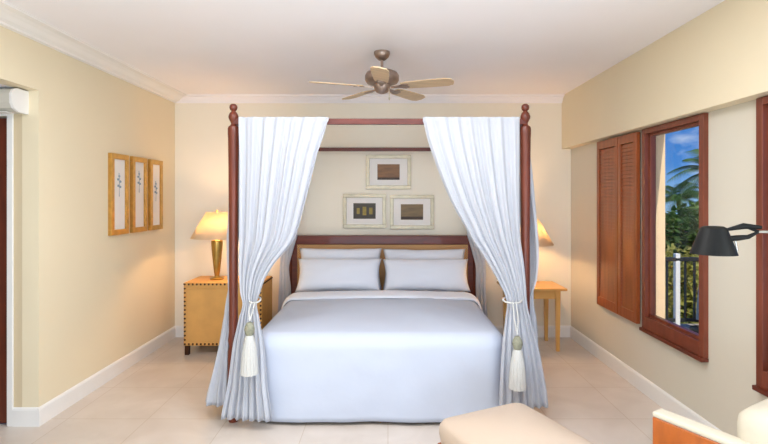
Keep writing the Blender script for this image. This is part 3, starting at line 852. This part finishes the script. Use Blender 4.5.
def leaf_cloud(c, rad, n, m, sz, flat=1):
    bm = bm_new()
    for i in range(n):
        while True:
            v = Vector((random.uniform(-1, 1), random.uniform(-1, 1), random.uniform(-1, 1)))
            if .35 < v.length < 1: break
        lump = 1+.3*noise.noise(v*2.3+Vector(c))
        p = Vector(c)+Vector((v.x*rad[0]*lump, v.y*rad[1]*lump, v.z*rad[2]*lump))
        R_ = Euler((random.uniform(-1, 1), random.uniform(-1, 1), random.uniform(0, 6.28))).to_matrix()
        s = sz*random.uniform(.6, 1.3)
        q = [p+R_@Vector(w)*s for w in ((0, -1, 0), (.38, -.1, .05), (0, 1, -.1), (-.38, -.1, .05))]
        bm.faces.new([bm.verts.new(w) for w in q])
    return bm
def shrub(name, label, x, y, z0, rad, n, m, sz, group):
    t = thing(name, label, 'shrub', (x, y, z0), 0, group)
    obj('foliage', leaf_cloud((0, 0, rad[2]*1.05), rad, n, m, sz), m, t)
    bm = bm_new()
    for k in range(5):
        a = k*1.3; tube(bm, [(0, 0, 0), (.1*math.cos(a), .1*math.sin(a), rad[2]*.5), (.45*rad[0]*math.cos(a), .45*rad[1]*math.sin(a), rad[2]*1.3)], .02, 6, [.035, .025, .01])
    obj('stem', bm, M['bark'], t, True)
    return t
g_ = 'garden shrubs seen through the window'
shrub('shrub', 'yellow-green leafy shrub just behind the balcony railing', 4.55, 7.5, -.6, (.75, .5, .72), 2600, M['leaf3'], .075, g_)
shrub('shrub', 'dark green shrub low beside the parasol, behind the railing', 6.0, 7.6, -.6, (.55, .5, .6), 1800, M['leaf2'], .07, g_)
shrub('shrub', 'tall mid green bush behind the yellow-green shrub', 5.5, 9.0, -.6, (.9, .6, 1.0), 3400, M['leaf2'], .10, g_)
shrub('shrub', 'bright green bush reaching the roofline beyond the railing', 7.4, 10.6, -.6, (1.2, .8, 1.15), 4200, M['leaf'], .12, g_)
def palm(x, y, z0, h, fr, label, n=22, L=1.5):
    t = thing('palm_tree', label, 'palm tree', (x, y, z0), 0, 'palm trees beyond the balcony')
    bm = bm_new()
    tube(bm, [(0, 0, 0), (.08, 0, h*.4), (.05, 0, h*.75), (0, 0, h)], .1, 12, [.15, .10, .08, .09]); obj('trunk', bm, M['bark'], t, True)
    bm = bm_new()
    for k in range(n):
        a = k*2.399; el = math.radians(random.uniform(-5, 70)); LL = L*random.uniform(.8, 1.1)
        pts = []
        for i in range(15):
            s = i/14; r = LL*s*math.cos(el); z = LL*s*math.sin(el)-.75*LL*s*s*(1.0-.35*math.sin(el))
            pts.append(Vector((r*math.cos(a), r*math.sin(a), h+z)))
        sd = Vector((-math.sin(a), math.cos(a), 0))
        for i in range(1, 15):
            for s in (-1, 1):
                for off in (0, .5):
                    p = pts[i].lerp(pts[i-1], off); dd = (pts[i]-pts[i-1]).normalized()
                    ln = LL*.30*math.sin(PI*min(1, (i-off)/14*.9+.1))**.7
                    tip = p+(sd*s*.8+dd*.6+Vector((0, 0, -.45))).normalized()*ln
                    w = dd*.022
                    bm.faces.new([bm.verts.new(q) for q in (p-w, p+w, tip)])
    obj('fronds', bm, fr, t)
    return t
palm(9.0, 12.3, -.6, 1.3, M['leaf'], 'palm tree whose crown meets the sky behind the window')
palm(10.2, 15.0, -.6, 3.1, M['leaf2'], 'taller dark palm tree beside the window frame', 24, 1.7)
palm(12.4, 20.5, -.6, 2.2, M['leaf2'], 'distant small palm tree beyond the shrubs', 22, 1.9)

# ------------------------------------------------------------------ sky and light
w = bpy.data.worlds.new('sky'); scene.world = w; w.use_nodes = True
nt = w.node_tree; bg = nt.nodes['Background']
tc = nt.nodes.new('ShaderNodeTexCoord'); sep = nt.nodes.new('ShaderNodeSeparateXYZ'); nt.links.new(tc.outputs['Generated'], sep.inputs[0])
gr = nt.nodes.new('ShaderNodeValToRGB'); nt.links.new(sep.outputs['Z'], gr.inputs['Fac'])
e = gr.color_ramp.elements
e[0].position = 0; e[0].color = (*srgb((140, 182, 226)), 1); e[1].position = .30; e[1].color = (*srgb((28, 88, 180)), 1)
m1 = gr.color_ramp.elements.new(.06); m1.color = (*srgb((74, 136, 212)), 1)
ns = nt.nodes.new('ShaderNodeTexNoise'); ns.inputs['Scale'].default_value = 5; ns.inputs['Detail'].default_value = 8; ns.inputs['Distortion'].default_value = .3
mp = nt.nodes.new('ShaderNodeMapping'); mp.inputs['Scale'].default_value = (1, 1, 2.2); mp.inputs['Location'].default_value = (.35, .1, .2)
nt.links.new(tc.outputs['Generated'], mp.inputs[0]); nt.links.new(mp.outputs[0], ns.inputs['Vector'])
cr_ = nt.nodes.new('ShaderNodeValToRGB'); cr_.color_ramp.elements[0].position = .60; cr_.color_ramp.elements[1].position = .76
nt.links.new(ns.outputs['Fac'], cr_.inputs['Fac'])
mx = nt.nodes.new('ShaderNodeMix'); mx.data_type = 'RGBA'; nt.links.new(cr_.outputs['Color'], mx.inputs[0])
nt.links.new(gr.outputs['Color'], mx.inputs[6]); mx.inputs[7].default_value = (.85, .9, .97, 1)
nt.links.new(mx.outputs[2], bg.inputs['Color']); bg.inputs['Strength'].default_value = 1.0

def area(name, loc, rot, sx, sy, e, col):
    l = bpy.data.lights.new(name, 'AREA'); l.shape = 'RECTANGLE'; l.size = sx; l.size_y = sy; l.energy = e; l.color = col
    o = bpy.data.objects.new(name, l); C.objects.link(o); o.location = loc; o.rotation_euler = rot
    return o
# area lights added as daylight at the unseen opening behind the camera and the nearer side window
area('daylight_rear_opening', (-.2, YR-.03, 1.2), (PI/2, 0, 0), 3.3, 2.3, 4, (.74, .87, 1.0))
area('uplight_fill_rear', (-.2, YR-.05, .9), (math.radians(138), 0, 0), 3.3, 1.7, 125, (.76, .88, 1.0))  # up-tilted fill, added to brighten the ceiling
area('daylight_side_window', (XR+.12, .45, 1.4), (0, PI/2, 0), 1.6, 1.5, 66, (.84, .92, 1.0))
area('passage_fill', (XA+.1, 1.8, 1.2), (0, -PI/2, 0), 2.0, 2.0, 2, (.95, .96, .95))  # fill added inside the closed passage, no window there
area('ceiling_fill', (-.2, 2.25, ZC-.02), (0, 0, 0), 2.4, 1.1, 60, (.95, .96, 1.0))  # unseen area light added to lift the top of the bed
sun = bpy.data.lights.new('sun', 'SUN'); sun.energy = 3.4; sun.angle = .01; sun.color = (1, .95, .86)
so = bpy.data.objects.new('sun', sun); C.objects.link(so)
so.rotation_euler = Vector((-.09, .70, -.85)).to_track_quat('-Z', 'Y').to_euler()

scene.view_settings.view_transform = 'Standard'; scene.view_settings.look = 'None'
scene.view_settings.gamma = 1; scene.view_settings.use_curve_mapping = False
scene.view_settings.exposure = .17
